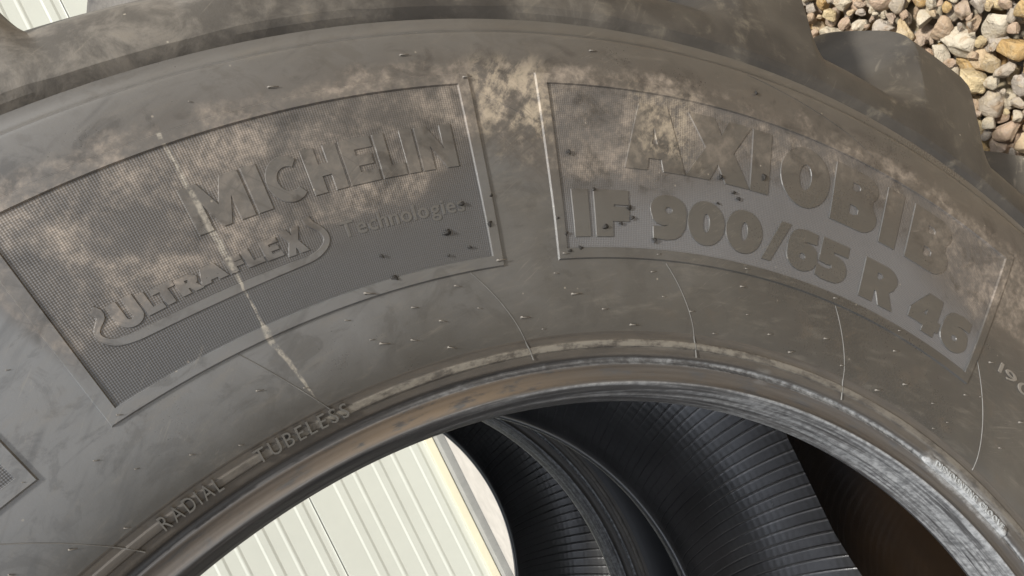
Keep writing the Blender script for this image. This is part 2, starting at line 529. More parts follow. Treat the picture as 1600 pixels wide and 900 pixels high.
# ------------------------------------------------------------------ shared tyre meshes (tyre axis = local z)
me_bead = revolve('bead', resample(BEAD, .0011), 300, M_BEAD, flip=True)
me_beadf = revolve('bead_far', far(resample(BEAD, .0011)), 300, M_BEAD)
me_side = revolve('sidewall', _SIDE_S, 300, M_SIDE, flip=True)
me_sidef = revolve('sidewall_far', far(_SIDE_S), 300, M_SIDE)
me_lug = lug_mesh('tread_lug')
me_lugf = far_mesh(me_lug, 'tread_lug_far')
me_liner = revolve('inner_liner', resample(LINER, .02), 0, M_LINER, mod=rib_mod, ths=np.array([(i + f) / NRIB * 2 * pi for i in range(NRIB) for f in (0, .33, .39, .45, .48, .5, .52, .55, .61, .67)]))

TILT = radians(-4.5)            # which way is down in tyre coordinates
RT = 1.145
def world_rot(lean=(0, 0)):
    c, s = cos(TILT), sin(TILT)
    return Matrix(((-s, c, 0), (0, 0, -1), (-c, -s, 0))).to_4x4()

def build_tyre(name, label, axis_pos, scale, lean, props):
    """root Empty on the ground under the tyre; axis_pos = world point of the near bead centre"""
    base_l = Vector((cos(TILT) * RT, sin(TILT) * RT, ZC))
    R = Matrix.Rotation(lean[0], 4, 'X') @ Matrix.Rotation(lean[1], 4, 'Z') @ world_rot()
    root = bpy.data.objects.new(name, None)
    COL.objects.link(root)
    root.matrix_world = Matrix.Translation(axis_pos) @ R @ Matrix.Scale(scale, 4) @ Matrix.Translation(base_l)
    root.empty_display_size = .1
    root['label'] = label
    for k, v in props.items(): root[k] = v
    T = Matrix.Translation(-base_l)
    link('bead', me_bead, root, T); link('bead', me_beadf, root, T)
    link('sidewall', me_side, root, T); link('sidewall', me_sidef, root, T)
    link('inner_liner', me_liner, root, T)
    for i in range(NL):
        link('tread_lug', me_lug, root, T @ Matrix.Rotation(radians(LUG0 + i * PITCH), 4, 'Z'))
        link('tread_lug', me_lugf, root, T @ Matrix.Rotation(radians(LUG0 + (i + .5) * PITCH), 4, 'Z'))
    return root, T

# ------------------------------------------------------------------ ground
def ground_mat():
    t = NT('gravel_ground')
    p = t.obj()
    vn = t.node('ShaderNodeTexVoronoi'); t.put(vn.inputs['Vector'], p); vn.inputs['Scale'].default_value = 24.0
    rnd = t.sep(X(t, vn.outputs['Color']))[0]
    d = X(t, vn.outputs['Distance'])
    c = t.ramp(rnd, [(0, (.40, .33, .23)), (.2, (.42, .26, .11)), (.4, (.34, .32, .28)), (.6, (.46, .40, .30)), (.8, (.30, .24, .17)), (.95, (.50, .42, .28))], 'CONSTANT')
    n = t.noise(p, 60.0, 4, .6)
    c = t.mix(t.step(d, .35, .75) * .8, c, (.05, .042, .03))
    c = t.mix(n * .3, c, (.2, .16, .1))
    return t.final(c, .8, t.bump(1.0 - d, .8, .02), .3)
gs = 250
link('ground', mesh('ground', [(-gs, -gs, -.045), (gs, -gs, -.045), (gs, gs, -.045), (-gs, gs, -.045)], [(0, 1, 2, 3)], ground_mat(), smooth=False), kind='structure')
ground = bpy.data.objects['ground']

# ------------------------------------------------------------------ pebbles
def ico(sub):
    bm = bmesh.new(); bmesh.ops.create_icosphere(bm, subdivisions=sub, radius=1.0)
    V = np.array([v.co[:] for v in bm.verts]); F = np.array([[v.index for v in f.verts] for f in bm.faces]); bm.free()
    return V, F
def stone_shape(V, g, cuts):
    v = V.copy()
    for _ in range(cuts):
        n = g.normal(size=3); n /= np.linalg.norm(n)
        d = g.uniform(.45, .85)
        dd = v @ n
        over = np.maximum(dd - d, 0)
        v -= (over * .94)[:, None] * n
    ax = np.array([1.0, g.uniform(.66, .92), g.uniform(.50, .74)])
    lump = 1 + .10 * np.sin(v @ g.normal(size=3) * 2.2 + g.uniform(0, 6)) + .05 * np.sin(v @ g.normal(size=3) * 5 + g.uniform(0, 6))
    v = v * lump[:, None]
    v /= np.abs(v).max()
    return v * ax
V3, F3 = ico(4)
templates = [mesh('pebble', stone_shape(V3, rng, int(rng.integers(5, 11))), F3, M_PEB) for _ in range(22)]
V1, F1 = ico(2)
low = [stone_shape(V1, rng, int(rng.integers(4, 9))) for _ in range(14)]

def pack(x0, x1, y0, y1, tiers, g):
    cell = .05; gridd = {}; out = []
    for rad_lo, rad_hi, tries, fac in tiers:
        for _ in range(tries):
            rr = g.uniform(rad_lo, rad_hi); x = g.uniform(x0, x1); y = g.uniform(y0, y1)
            ci, cj = int(x // cell), int(y // cell); ok = True
            for i in range(ci - 2, ci + 3):
                for j in range(cj - 2, cj + 3):
                    for (a, b, c) in gridd.get((i, j), ()):
                        if (a - x) ** 2 + (b - y) ** 2 < (fac * (c + rr)) ** 2: ok = False; break
                    if not ok: break
                if not ok: break
            if ok:
                gridd.setdefault((ci, cj), []).append((x, y, rr)); out.append((x, y, rr))
    return out

NEARBOX = (.28, 1.05, -.08, .58)
top = pack(*NEARBOX, [(.022, .029, 150, .80), (.014, .021, 1800, .80), (.009, .014, 7000, .80), (.005, .009, 9000, .85)], rng)
under = pack(*NEARBOX, [(.016, .022, 1200, .80), (.011, .016, 1500, .8)], rng)
# triangle of open ground seen past the tread
POLY = [(.96, .46), (.70, -.02), (.37, .13), (.50, .20), (.68, .24), (.84, .50)]
def inside(x, y):
    c = False
    for i in range(len(POLY)):
        (x1, y1), (x2, y2) = POLY[i - 1], POLY[i]
        if (y1 > y) != (y2 > y) and x < (x2 - x1) * (y - y1) / (y2 - y1) + x1: c = not c
    return c
singles, rest = [], []
for (x, y, rr) in top: (singles if inside(x, y) else rest).append((x, y, rr, -.004 + rng.uniform(-.006, .006)))
for (x, y, rr) in under: (singles if inside(x, y) else rest).append((x, y, rr, -.028 + rng.uniform(-.005, .004)))
singles.sort(key=lambda q: -q[2] - q[3] * .6)
rest += singles[298:]
singles = singles[:298]
def stone_rot(g):
    tilt = Matrix.Rotation(g.normal(0, .32), 4, 'X') @ Matrix.Rotation(g.normal(0, .32), 4, 'Y')
    return tilt @ Matrix.Rotation(g.uniform(0, 2 * pi), 4, 'Z')
for (x, y, rr, z) in singles:
    me = templates[int(rng.integers(len(templates)))]
    k = rr * 1.22
    zz = z - k * .35 if z > -.015 else z
    o = link('pebble', me, ground, Matrix.Translation((x, y, zz)) @ stone_rot(rng) @ Matrix.Diagonal((k, k, k, 1)))

# the rest of the bed, joined
bed = list(rest)
for (x, y, rr) in pack(-1.6, 2.0, -1.3, 3.58, [(.026, .038, 9000, .78), (.016, .026, 16000, .78)], rng):
    if NEARBOX[0] < x < NEARBOX[1] and NEARBOX[2] < y < NEARBOX[3]: continue
    bed.append((x, y, rr, -.006 + rng.uniform(-.008, .006)))
VV, FF = [], []; off = 0
for (x, y, rr, z) in bed:
    s = low[int(rng.integers(len(low)))]
    R3 = np.array(stone_rot(rng).to_3x3()); k = rr * 1.30
    v = s @ R3.T * k + np.array([x, y, z - k * .35])
    VV.append(v); FF.append(F1 + off); off += len(v)
link('gravel', mesh('gravel', np.concatenate(VV), np.concatenate(FF), M_PEB2), ground, kind='stuff')

# ------------------------------------------------------------------ cream panel wall behind
WALL_Y = 4.56
def box(x0, x1, y0, y1, z0, z1, bev=0.0):
    bm = bmesh.new()
    bmesh.ops.create_cube(bm, size=1)
    for v in bm.verts:
        v.co = ((x0 + x1) / 2 + v.co.x * (x1 - x0), (y0 + y1) / 2 + v.co.y * (y1 - y0), (z0 + z1) / 2 + v.co.z * (z1 - z0))
    if bev: bmesh.ops.bevel(bm, geom=bm.edges[:], offset=bev, segments=2, affect='EDGES')
    V = [v.co[:] for v in bm.verts]; F = [[v.index for v in f.verts] for f in bm.faces]
    bm.free(); return V, F
M_WALL = plain('cream_sheet_paint', (.545, .560, .500), .45, .4, 3.5, .07)
M_TRIM = plain('cream_trim_paint', (.72, .67, .50), .5, .4, 6, .08)
M_PLINTH = plain('grey_concrete', (.27, .27, .255), .8, .3, 14, .25, .3)
wall = bpy.data.objects.new('wall', None); COL.objects.link(wall)
wall.location = (-.4, WALL_Y, 0)
wall['label'] = 'cream ribbed metal wall behind the tyres, seen through the tyre hole'
wall['category'] = 'wall'
def sheet(z0, h):
    """one lapped sheet: flats with a pair of fine ribs in each third, seam at its foot"""
    P = [(0.0, .0035), (.005, .001), (.016, .0)]
    n = 3
    for i in range(n):
        b = h * (i + .14) / n
        w = h / n
        P += [(b, .0), (b + .016, .0045), (b + w * .20, .0045), (b + w * .20 + .014, .0)]
        if i < n - 1:
            P += [(b + w * .62, .0), (b + w * .62 + .014, .0035), (b + w * .62 + .022, .0035), (b + w * .62 + .036, 0)]
    P += [(h - .014, .0), (h - .002, -.003)]
    V = []; 
    for x in (-6.5, 6.5):
        for (z, d) in P: V.append((x, -d, z0 + z))
    k = len(P)
    F = [(j, k + j, k + j + 1, j + 1) for j in range(k - 1)]
    return V, F
SH = .840
for i in range(4):
    V, F = sheet(.115 + i * SH, SH)
    link('sheet', mesh('sheet', V, F, M_WALL, smooth=False), wall)
V, F = box(-6.5, 6.5, -.03, .02, .054, .113, .004); link('base_trim', mesh('base_trim', V, F, M_TRIM, smooth=False), wall)
V, F = box(-6.5, 6.5, -.15, .02, -.05, .050, .006); link('kerb_strip', mesh('kerb_strip', V, F, M_PLINTH, smooth=False), wall)
link('apron', mesh('apron', *box(-7, 6.2, 3.62, WALL_Y - .152, -.05, .004, .008), plain('pale_concrete', (.42, .395, .36), .85, .3, 9, .25, .35), smooth=False), None, None, kind='structure')
V, F = box(-6.5, 6.5, .03, .14, -.04, .115 + 4 * SH); link('core', mesh('core', V, F, M_WALL, smooth=False), wall)
V, F = box(-6.5, 6.5, -.06, .16, .12 + 4 * SH, .235 + 4 * SH, .006); link('cap_flashing', mesh('cap_flashing', V, F, M_TRIM, smooth=False), wall)

# ------------------------------------------------------------------ the two tyres
near, T = build_tyre('tractor_tyre', 'large worn tractor tyre in front, with raised lettering panels on its sidewall', Vector((0, 0, RT)), 1.0, (0, 0), {'category': 'tyre', 'group': 'tractor tyres standing in a row'})
S2 = 1.08
c, s = cos(TILT), sin(TILT)
p2 = Vector((-RT * (S2 - 1), .0586, -.968))
p2w = (world_rot() @ p2) + Vector((0, 0, RT))
rear, T2 = build_tyre('tractor_tyre', 'black tractor tyre standing behind, seen only through the hole of the front one', p2w, S2, (radians(-2.75), 0), {'category': 'tyre', 'group': 'tractor tyres standing in a row'})

M_BEAD2 = rubber_bead('rear_bead_rubber', False)
M_SIDE2 = plain('rear_sidewall_rubber', (.030, .031, .034), .45, .5, 12, .3)
for ch in rear.children:
    m2_ = M_BEAD2 if ch.name.startswith('bead') else M_SIDE2 if ch.name.startswith('sidewall') else None
    if m2_:
        ch.material_slots[0].link = 'OBJECT'; ch.material_slots[0].material = m2_

def loc(r, th, h=0.0):
    a = radians(th)
    return (r * cos(a), r * sin(a), side_z(r) + h)

# ------------------------------------------------------------------ glyph outlines (unit box)
def ell(cx, cy, rx, ry, a0, a1, n=14):
    return [(cx + rx * cos(radians(a0 + (a1 - a0) * k / n)), cy + ry * sin(radians(a0 + (a1 - a0) * k / n))) for k in range(n + 1)]
G = {}
G['I'] = [[(0, 0), (1, 0), (1, 1), (0, 1)]]
G['M'] = [[(0, 0), (.25, 0), (.25, .56), (.43, 0), (.57, 0), (.75, .56), (.75, 0), (1, 0), (1, 1), (.70, 1), (.5, .44), (.30, 1), (0, 1)]]
G['C'] = [ell(.52, .5, .52, .5, 48, 312, 26) + ell(.56, .5, .30, .27, 305, 55, 18)]
G['H'] = [[(0, 0), (.36, 0), (.36, .36), (.64, .36), (.64, 0), (1, 0), (1, 1), (.64, 1), (.64, .62), (.36, .62), (.36, 1), (0, 1)]]
G['E'] = [[(0, 0), (1, 0), (1, .24), (.42, .24), (.42, .39), (.92, .39), (.92, .62), (.42, .62), (.42, .76), (1, .76), (1, 1), (0, 1)]]
G['L'] = [[(0, 0), (1, 0), (1, .26), (.44, .26), (.44, 1), (0, 1)]]
G['N'] = [[(0, 0), (.31, 0), (.31, .56), (.68, 0), (1, 0), (1, 1), (.69, 1), (.69, .44), (.32, 1), (0, 1)]]
G['A'] = [[(0, 0), (.36, 0), (.39, .18), (.61, .18), (.64, 0), (1, 0), (.72, 1), (.28, 1)], [(.45, .40), (.50, .66), (.55, .40)]]
G['a'] = [[(0, 0), (.34, 0), (.37, .16), (.63, .16), (.66, 0), (1, 0), (.76, 1), (.24, 1)]]
G['X'] = [[(0, 0), (.36, 0), (.49, .27), (.62, 0), (1, 0), (.72, .5), (.98, 1), (.64, 1), (.53, .74), (.42, 1), (.04, 1), (.30, .5)]]
G['O'] = [ell(.5, .5, .5, .5, 0, 350, 35), ell(.5, .5, .13, .22, 350, 0, 20)]
G['0'] = [ell(.5, .5, .5, .5, 0, 350, 35), ell(.5, .5, .10, .22, 350, 0, 20)]
G['B'] = [[(0, 0), (.62, 0)] + ell(.64, .27, .36, .27, -80, 50, 10) + ell(.60, .76, .34, .24, -40, 88, 10) + [(0, 1)],
          [(.38, .22), (.38, .38), (.50, .38), (.58, .34), (.58, .26), (.50, .22)], [(.38, .64), (.38, .77), (.50, .77), (.56, .73), (.56, .68), (.50, .64)]]
G['F'] = [[(0, 0), (.50, 0), (.50, .33), (1, .33), (1, .64), (.55, .64), (.55, .685), (1, .685), (1, 1), (0, 1)]]
nine = [(.08, .02), (.45, 0), (.70, .04), (.86, .13), (.96, .28), (1.0, .46), (1.0, .64)] + ell(.5, .66, .5, .34, 0, 200, 18) + [(.06, .44), (.17, .355), (.34, .315), (.52, .335), (.36, .285), (.20, .285), (.07, .275)]
hole9 = ell(.5, .66, .11, .075, 350, 0, 16)
G['9'] = [nine, hole9]
G['6'] = [[(1 - x, 1 - y) for x, y in nine], [(1 - x, 1 - y) for x, y in hole9]]
G['5'] = [[(0, .05), (.22, .0), (.50, .0)] + ell(.56, .33, .44, .33, -70, 80, 12) + [(.50, .66), (.50, .73), (.96, .73), (.96, 1), (.10, 1), (.06, .40), (.32, .375), (.48, .40), (.52, .34), (.44, .29), (.26, .27), (0, .32)]]
G['R'] = [[(0, 0), (.40, 0), (.40, .30), (.46, .30), (.62, 0), (1.04, 0), (.82, .40), (.93, .50)] + ell(.62, .72, .38, .28, -20, 88, 10) + [(0, 1)], [(.40, .60), (.40, .76), (.52, .76), (.58, .70), (.52, .60)]]
G['4'] = [[(.52, 0), (.92, 0), (.92, .16), (1.03, .16), (1.03, .42), (.92, .42), (.92, 1), (.46, 1), (0, .42), (0, .16), (.52, .16)], [(.40, .43), (.53, .60), (.53, .43)]]
G['/'] = [[(0, 0), (.34, 0), (1, 1), (.64, 1)]]
G['U'] = [[(0, 1), (0, .38)] + ell(.5, .36, .5, .36, 180, 360, 16) + [(1, 1), (.62, 1), (.62, .36)] + ell(.5, .36, .12, .10, 0, -180, 8) + [(.38, 1)]]
G['T'] = [[(.32, 0), (.68, 0), (.68, .75), (1, .75), (1, 1), (0, 1), (0, .75), (.32, .75)]]

def densify(c, d=.12):
    out = []
    for i in range(len(c)):
        (x0, y0), (x1, y1) = c[i], c[(i + 1) % len(c)]
        n = max(1, int(math.ceil(hypot(x1 - x0, y1 - y0) / d)))
        for k in range(n): out.append((x0 + (x1 - x0) * k / n, y0 + (y1 - y0) * k / n))
    return out
def area(c): return .5 * sum(c[i - 1][0] * c[i][1] - c[i][0] * c[i - 1][1] for i in range(len(c)))

def relief(contours, h, mat, name, slope=.0008, zfun=None):
    """contours in (arc metres along -theta, r) -> raised shape on the sidewall; holes sorted out by winding.
    arc coordinate is theta in degrees; first contour outer, the others holes"""
    zf = zfun or side_z
    cs = []
    for i, c_ in enumerate(contours):
        # orientation in (x=-theta, y=r)
        a = area([(-t_, r_) for t_, r_ in c_])
        if (i == 0 and a < 0) or (i > 0 and a > 0): c_ = c_[::-1]
        cs.append(c_)
    flat = [[Vector((-t_ * .0135, r_, 0)) for t_, r_ in c_] for c_ in cs]
    tri = geometry.tessellate_polygon(flat)
    V = []; F = []
    def P(x, y, hh):
        a = radians(-x / .0135)
        return (y * cos(a), y * sin(a), zf(y) + hh)
    allp = [q for c_ in flat for q in c_]
    n = len(allp)
    for q in allp: V.append(P(q.x, q.y, h))
    # foot, pushed outwards
    st = 0
    for c_ in flat:
        k = len(c_)
        for i in range(k):
            a, b, d = c_[i - 1], c_[i], c_[(i + 1) % k]
            e1 = (b - a).normalized(); e2 = (d - b).normalized()
            nn = Vector((e1.y + e2.y, -(e1.x + e2.x), 0))
            nn = nn / max(nn.length, .35) if nn.length > 1e-6 else Vector((0, 0, 0))
            nn = nn.normalized() if nn.length > 1e-6 else nn
            V.append(P(b.x + nn.x * slope, b.y + nn.y * slope, -.0003))
    for t_ in tri:
        a, b, d = (allp[i] for i in t_)
        cr = (b - a).cross(d - a).z
        F.append(tuple(t_) if cr > 0 else tuple(t_[::-1]))
    st = 0
    for c_ in flat:
        k = len(c_)
        for i in range(k):
            j = (i + 1) % k
            F.append((st + i, n + st + i, n + st + j, st + j))
        st += k
    return mesh(name, V, F, mat, smooth=False)

def glyph(ch, tl, tr, r0, r1, parent, h=.0016, shear=0.0, mat=None, nm='letter'):
    """put glyph ch between angles tl (left) and tr (right) and radii r0..r1"""
    cons = [[(tl + (tr - tl) * x + shear * (y - .5), r0 + (r1 - r0) * y) for x, y in densify(c_)] for c_ in G[ch]]
    return link(nm, relief(cons, h, mat or M_LETTER, nm), parent)

def patch(name, t0, t1, r0, r1, h, mat, nt=60, nr=14):
    V = []
    for i in range(nt):
        th = t0 + (t1 - t0) * i / (nt - 1)
        for j in range(nr):
            V.append(loc(r0 + (r1 - r0) * j / (nr - 1), th, h))
    F = grid_faces(nt, nr)
    if t1 > t0: F = [f[::-1] for f in F]
    return mesh(name, V, F, mat)

def frame(name, t0, t1, r0, r1, w, h):
    """raised border: chamfered section swept round the panel outline with mitred corners"""
    dt = lambda r: math.degrees(1 / r)
    pts = []
    n = 70
    offs = [(-.0012, -.0004), (0.0, h), (w, h), (w + .0010, -.0002)]       # inset from the outer outline, height
    rings = []
    for ins, hh in offs:
        ring = []
        a0, a1 = t0 - ins * dt(.78), t1 + ins * dt(.78)
        b0, b1 = r0 + ins, r1 - ins
        for k in range(n): ring.append(loc(b0, a0 + (a1 - a0) * k / n, hh))
        for k in range(16): ring.append(loc(b0 + (b1 - b0) * k / 16, a1, hh))
        for k in range(n): ring.append(loc(b1, a1 + (a0 - a1) * k / n, hh))
        for k in range(16): ring.append(loc(b1 + (b0 - b1) * k / 16, a0, hh))
        rings.append(ring)
    m = len(rings[0])
    V = [v for ring in rings for v in ring]
    F = []
    for a in range(len(rings) - 1):
        for i in range(m):
            j = (i + 1) % m
            F.append((a * m + i, a * m + j, (a + 1) * m + j, (a + 1) * m + i))
    return mesh(name, V, F, M_SIDE, smooth=False)

def panel(t0, t1, lab):
    """t0 > t1: left and right ends"""
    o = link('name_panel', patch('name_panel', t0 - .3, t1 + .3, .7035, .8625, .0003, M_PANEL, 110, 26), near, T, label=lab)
    link('panel_frame', frame('panel_frame', t0, t1, .7000, .8660, .0085, .0020), o)
    return o

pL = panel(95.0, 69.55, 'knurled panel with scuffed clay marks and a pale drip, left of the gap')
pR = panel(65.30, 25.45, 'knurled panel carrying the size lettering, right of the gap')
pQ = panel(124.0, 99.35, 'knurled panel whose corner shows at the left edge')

# maker's name
for ch, a, b in [('M', 86.35, 83.30), ('I', 83.10, 82.33), ('C', 82.15, 80.02), ('H', 79.92, 77.98), ('E', 77.80, 76.06), ('L', 75.85, 74.45), ('I', 74.30, 73.58), ('N', 73.40, 71.22)]:
    glyph(ch, a, b, .7870, .8232, pL, .0012)
# technology name and its swoosh
for ch, a, b, r0, r1 in [('U', 91.95, 90.62, .7492, .7700), ('L', 90.50, 89.58, .7510, .7673), ('T', 89.80, 88.62, .7515, .7660), ('R', 88.58, 87.45, .7522, .7650), ('a', 87.48, 86.00, .7530, .7652),
                         ('F', 85.85, 84.98, .7528, .7640), ('L', 84.85, 83.92, .7522, .7656), ('E', 83.78, 82.84, .7516, .7664), ('X', 82.66, 81.42, .7488, .7688)]:
    glyph(ch, a, b, r0, r1, pL, .0012, .10, M_SIDE)
def swoosh():
    cen = [(92.62, .7725, .0060), (92.45, .7690, .0062), (92.45, .7650, .0050), (92.75, .7612, .0036), (92.98, .7575, .0034), (92.98, .7530, .0036), (92.72, .7480, .0042), (92.30, .7448, .0052), (91.4, .7425, .0058),
           (89.6, .7416, .0060), (87.8, .7412, .0060), (85.9, .7412, .0060), (84.0, .7414, .0056), (82.2, .7418, .0048), (81.2, .7430, .0044), (80.5, .7475, .0044), (80.20, .7535, .0044), (80.30, .7600, .0044),
           (80.62, .7650, .0046), (80.86, .7690, .0056), (80.92, .7730, .0060)]
    P = np.array([(-a * .0135, r) for a, r, w in cen]); Wd = np.array([w for *_, w in cen])
    # smooth
    k = np.arange(len(P)); kk = np.linspace(0, len(P) - 1, 90)
    Q = resample(P, .0035); 
    s0 = np.concatenate([[0], np.cumsum(np.hypot(*np.diff(P, axis=0).T))]); s1 = np.concatenate([[0], np.cumsum(np.hypot(*np.diff(Q, axis=0).T))])
    Wq = np.interp(s1 / s1[-1], s0 / s0[-1], Wd)
    tg = np.gradient(Q, axis=0); tg /= np.linalg.norm(tg, axis=1)[:, None]
    nr = np.stack([-tg[:, 1], tg[:, 0]], 1)
    A = Q + nr * Wq[:, None] / 2; B = Q - nr * Wq[:, None] / 2
    V = []; F = []
    for row, hh in ((A + nr * .001, -.0003), (A, .0012), (B, .0012), (B - nr * .001, -.0003)):
        for x, y in row: V.append(loc(y, -x / .0135, hh))
    m = len(Q)
    for a in range(3):
        for i in range(m - 1): F.append((a * m + i, (a + 1) * m + i, (a + 1) * m + i + 1, a * m + i + 1))
    for e in (0, m - 1): F.append(tuple(a * m + e for a in range(4)))
    return mesh('swoosh', V, F, M_SIDE, smooth=False)
link('swoosh', swoosh(), pL)
# model name and size
for ch, a, b in [('A', 59.75, 55.15), ('X', 55.05, 49.85), ('I', 49.75, 48.25), ('O', 47.30, 43.05), ('B', 42.62, 38.45), ('I', 37.88, 36.35), ('B', 35.25, 31.15)]:
    glyph(ch, a, b, .7822, .8455, pR, .0013)
for ch, a, b in [('I', 63.90, 62.72), ('F', 62.25, 59.65), ('9', 57.90, 55.00), ('0', 54.85, 51.75), ('0', 51.58, 48.41), ('/', 48.22, 45.90), ('6', 46.00, 43.15), ('5', 43.15, 40.25), ('R', 38.65, 35.25), ('4', 33.40, 30.20), ('6', 29.88, 26.90)]:
    glyph(ch, a, b, .7185, .7605, pR, .0013)

# ------------------------------------------------------------------ thin lettering from the built-in font
_char = {}
def char_mesh(ch, bold=.0):
    if (ch, bold) in _char: return _char[(ch, bold)]
    cu = bpy.data.curves.new('glyph', 'FONT'); cu.body = ch; cu.size = 1.0; cu.resolution_u = 4
    cu.extrude = .05; cu.offset = bold
    ob = bpy.data.objects.new('glyph', cu); COL.objects.link(ob)
    dg = bpy.context.evaluated_depsgraph_get(); dg.update()
    ev = ob.evaluated_get(dg); me = ev.to_mesh()
    V = np.array([v.co[:] for v in me.vertices]); F = [tuple(p.vertices) for p in me.polygons]
    ev.to_mesh_clear(); bpy.data.objects.remove(ob); bpy.data.curves.remove(cu)
    _char[(ch, bold)] = (V, F); return V, F
def word(txt, tl, tr, r0, r1, parent, h, mat, bold=.0, zfun=None, mat4=None, track=.16, drift=0.0):
    zf = zfun or side_z
    items = []; x = 0.0
    for ch in txt:
        if ch == ' ': x += .45; continue
        V, F = char_mesh(ch, bold)
        items.append((V, F, x - V[:, 0].min())); x += V[:, 0].max() - V[:, 0].min() + track
    tot = x - track
    cap = .69
    for V, F, dx in items:
        X_ = (V[:, 0] + dx) / tot; Y_ = V[:, 1] / cap
        P = []
        for a, b, z in zip(X_, Y_, V[:, 2]):
            th = tl + (tr - tl) * a; r = r0 + (r1 - r0) * b + drift * a
            hh = h if z > 0 else -.0004
            P.append((r * cos(radians(th)), r * sin(radians(th)), zf(r) + hh))
        link('letter', mesh('letter', P, F, mat, smooth=False), parent, mat4)
word('Technologies', 79.30, 71.45, .7495, .7618, pL, .0008, M_LETTER, .012, track=.09)
_B = resample(BEAD, .0011); _BS = np.concatenate([_B, _SIDE_S])
bead_z = lambda r: float(np.interp(r, np.maximum.accumulate(_BS[:, 0]), _BS[:, 1]))
flat_z = lambda r: .0495 + (r - .62) * .22
word('RADIAL', 96.35, 92.15, .6205, .6315, near, .0022, M_RAD, .0, flat_z, T, .24)
word('TUBELESS', 89.60, 82.85, .6215, .6325, near, .0022, M_RAD, .0, flat_z, T, .24)
word('190', 23.0, 19.2, .7365, .7475, near, .0014, M_SPEW, .0, None, T, .12)
word('DISMOUNTING GROOVE', 24.0, 13.6, .6105, .6165, near, .0012, plain('chalked_rubber', (.30, .31, .31), .7), .0, lambda r: bead_z(.6165) + .0012, T, .14)
# raised lump behind the dismounting lettering
def lump():
    V = []; nt, nr = 40, 8
    g = np.random.default_rng(3)
    for i in range(nt):
        th = 25.2 - 12.6 * i / (nt - 1)
        for j in range(nr):
            r = .6075 + .0125 * j / (nr - 1) + g.normal(0, .0004) * (j in (0, nr - 1))
            e = min(i, nt - 1 - i, j, nr - 1 - j)
            hh = bead_z(.6165) + (.0010 if e > 0 else -.004)
            if e == 0: hh = min(hh, bead_z(r) - .001)
            V.append((r * cos(radians(th)), r * sin(radians(th)), hh + g.normal(0, .00018)))
    return mesh('groove_boss', V, [f for f in grid_faces(nt, nr)], M_BEAD)
link('groove_boss', lump(), near, T, label='chalk-whitened raised boss with small lettering on the bead')

# ------------------------------------------------------------------ mould flash lines and vent spews on the front tyre
def ridge(pts, w, h, mat, name):
    P = resample(pts, 1.0) if False else None
    ts = np.linspace(0, 1, 26)
    k = np.linspace(0, 1, len(pts))
    if len(pts) == 3:
        co = np.polyfit([p[1] for p in pts], [p[0] for p in pts], 2)
        rr = np.linspace(pts[0][1], pts[-1][1], 26); th = np.polyval(co, rr)
    else:
        rr = np.interp(ts, k, [p[1] for p in pts]); th = np.interp(ts, k, [p[0] for p in pts])
    Q = np.array([loc(r, t_, 0) if r > .6365 else (r * cos(radians(t_)), r * sin(radians(t_)), max(bead_z(r), flat_z(r) - .0005)) for r, t_ in zip(rr, th)])
    tg = np.gradient(Q, axis=0); tg /= np.linalg.norm(tg, axis=1)[:, None]
    sd = np.cross(tg, (0, 0, 1)); V = []
    for off, hh in ((-w, -.0005), (-w * .35, h), (w * .35, h), (w, -.0005)):
        V += list(Q + sd * off + np.array([0, 0, hh]))
    m = len(Q); F = []
    for a in range(3):
        for i in range(m - 1): F.append((a * m + i, a * m + i + 1, (a + 1) * m + i + 1, (a + 1) * m + i))
    return mesh(name, V, F, mat, smooth=False)
flash = [((87.47, .6985), (85.3, .658), (83.24, .6205)), ((72.02, .6992), (70.04, .6677), (68.02, .6182)), ((56.55, .6975), (54.19, .6561), (52.78, .6160)),
         ((40.47, .6985), (37.96, .650), (36.69, .6160)), ((25.30, .7300), (22.37, .684), (20.14, .6330)), ((103.2, .690), (101.34, .6671), (98.0, .6180)),
         ((118.5, .6985), (116.5, .66), (114.5, .6200)), ((10.5, .6985), (8.3, .66), (6.5, .6200))]
for f_ in flash: link('mould_line', ridge(f_, .0006, .0005, M_LINE, 'mould_line'), near, T)
for f_ in [((69.11, .8503), (67.11, .8338), (64.99, .8161)), ((50.28, .9040), (45.1, .8925), (39.56, .8698))]:
    link('mould_line', ridge(f_, .0006, .0005, M_SIDE, 'mould_line'), near, T)
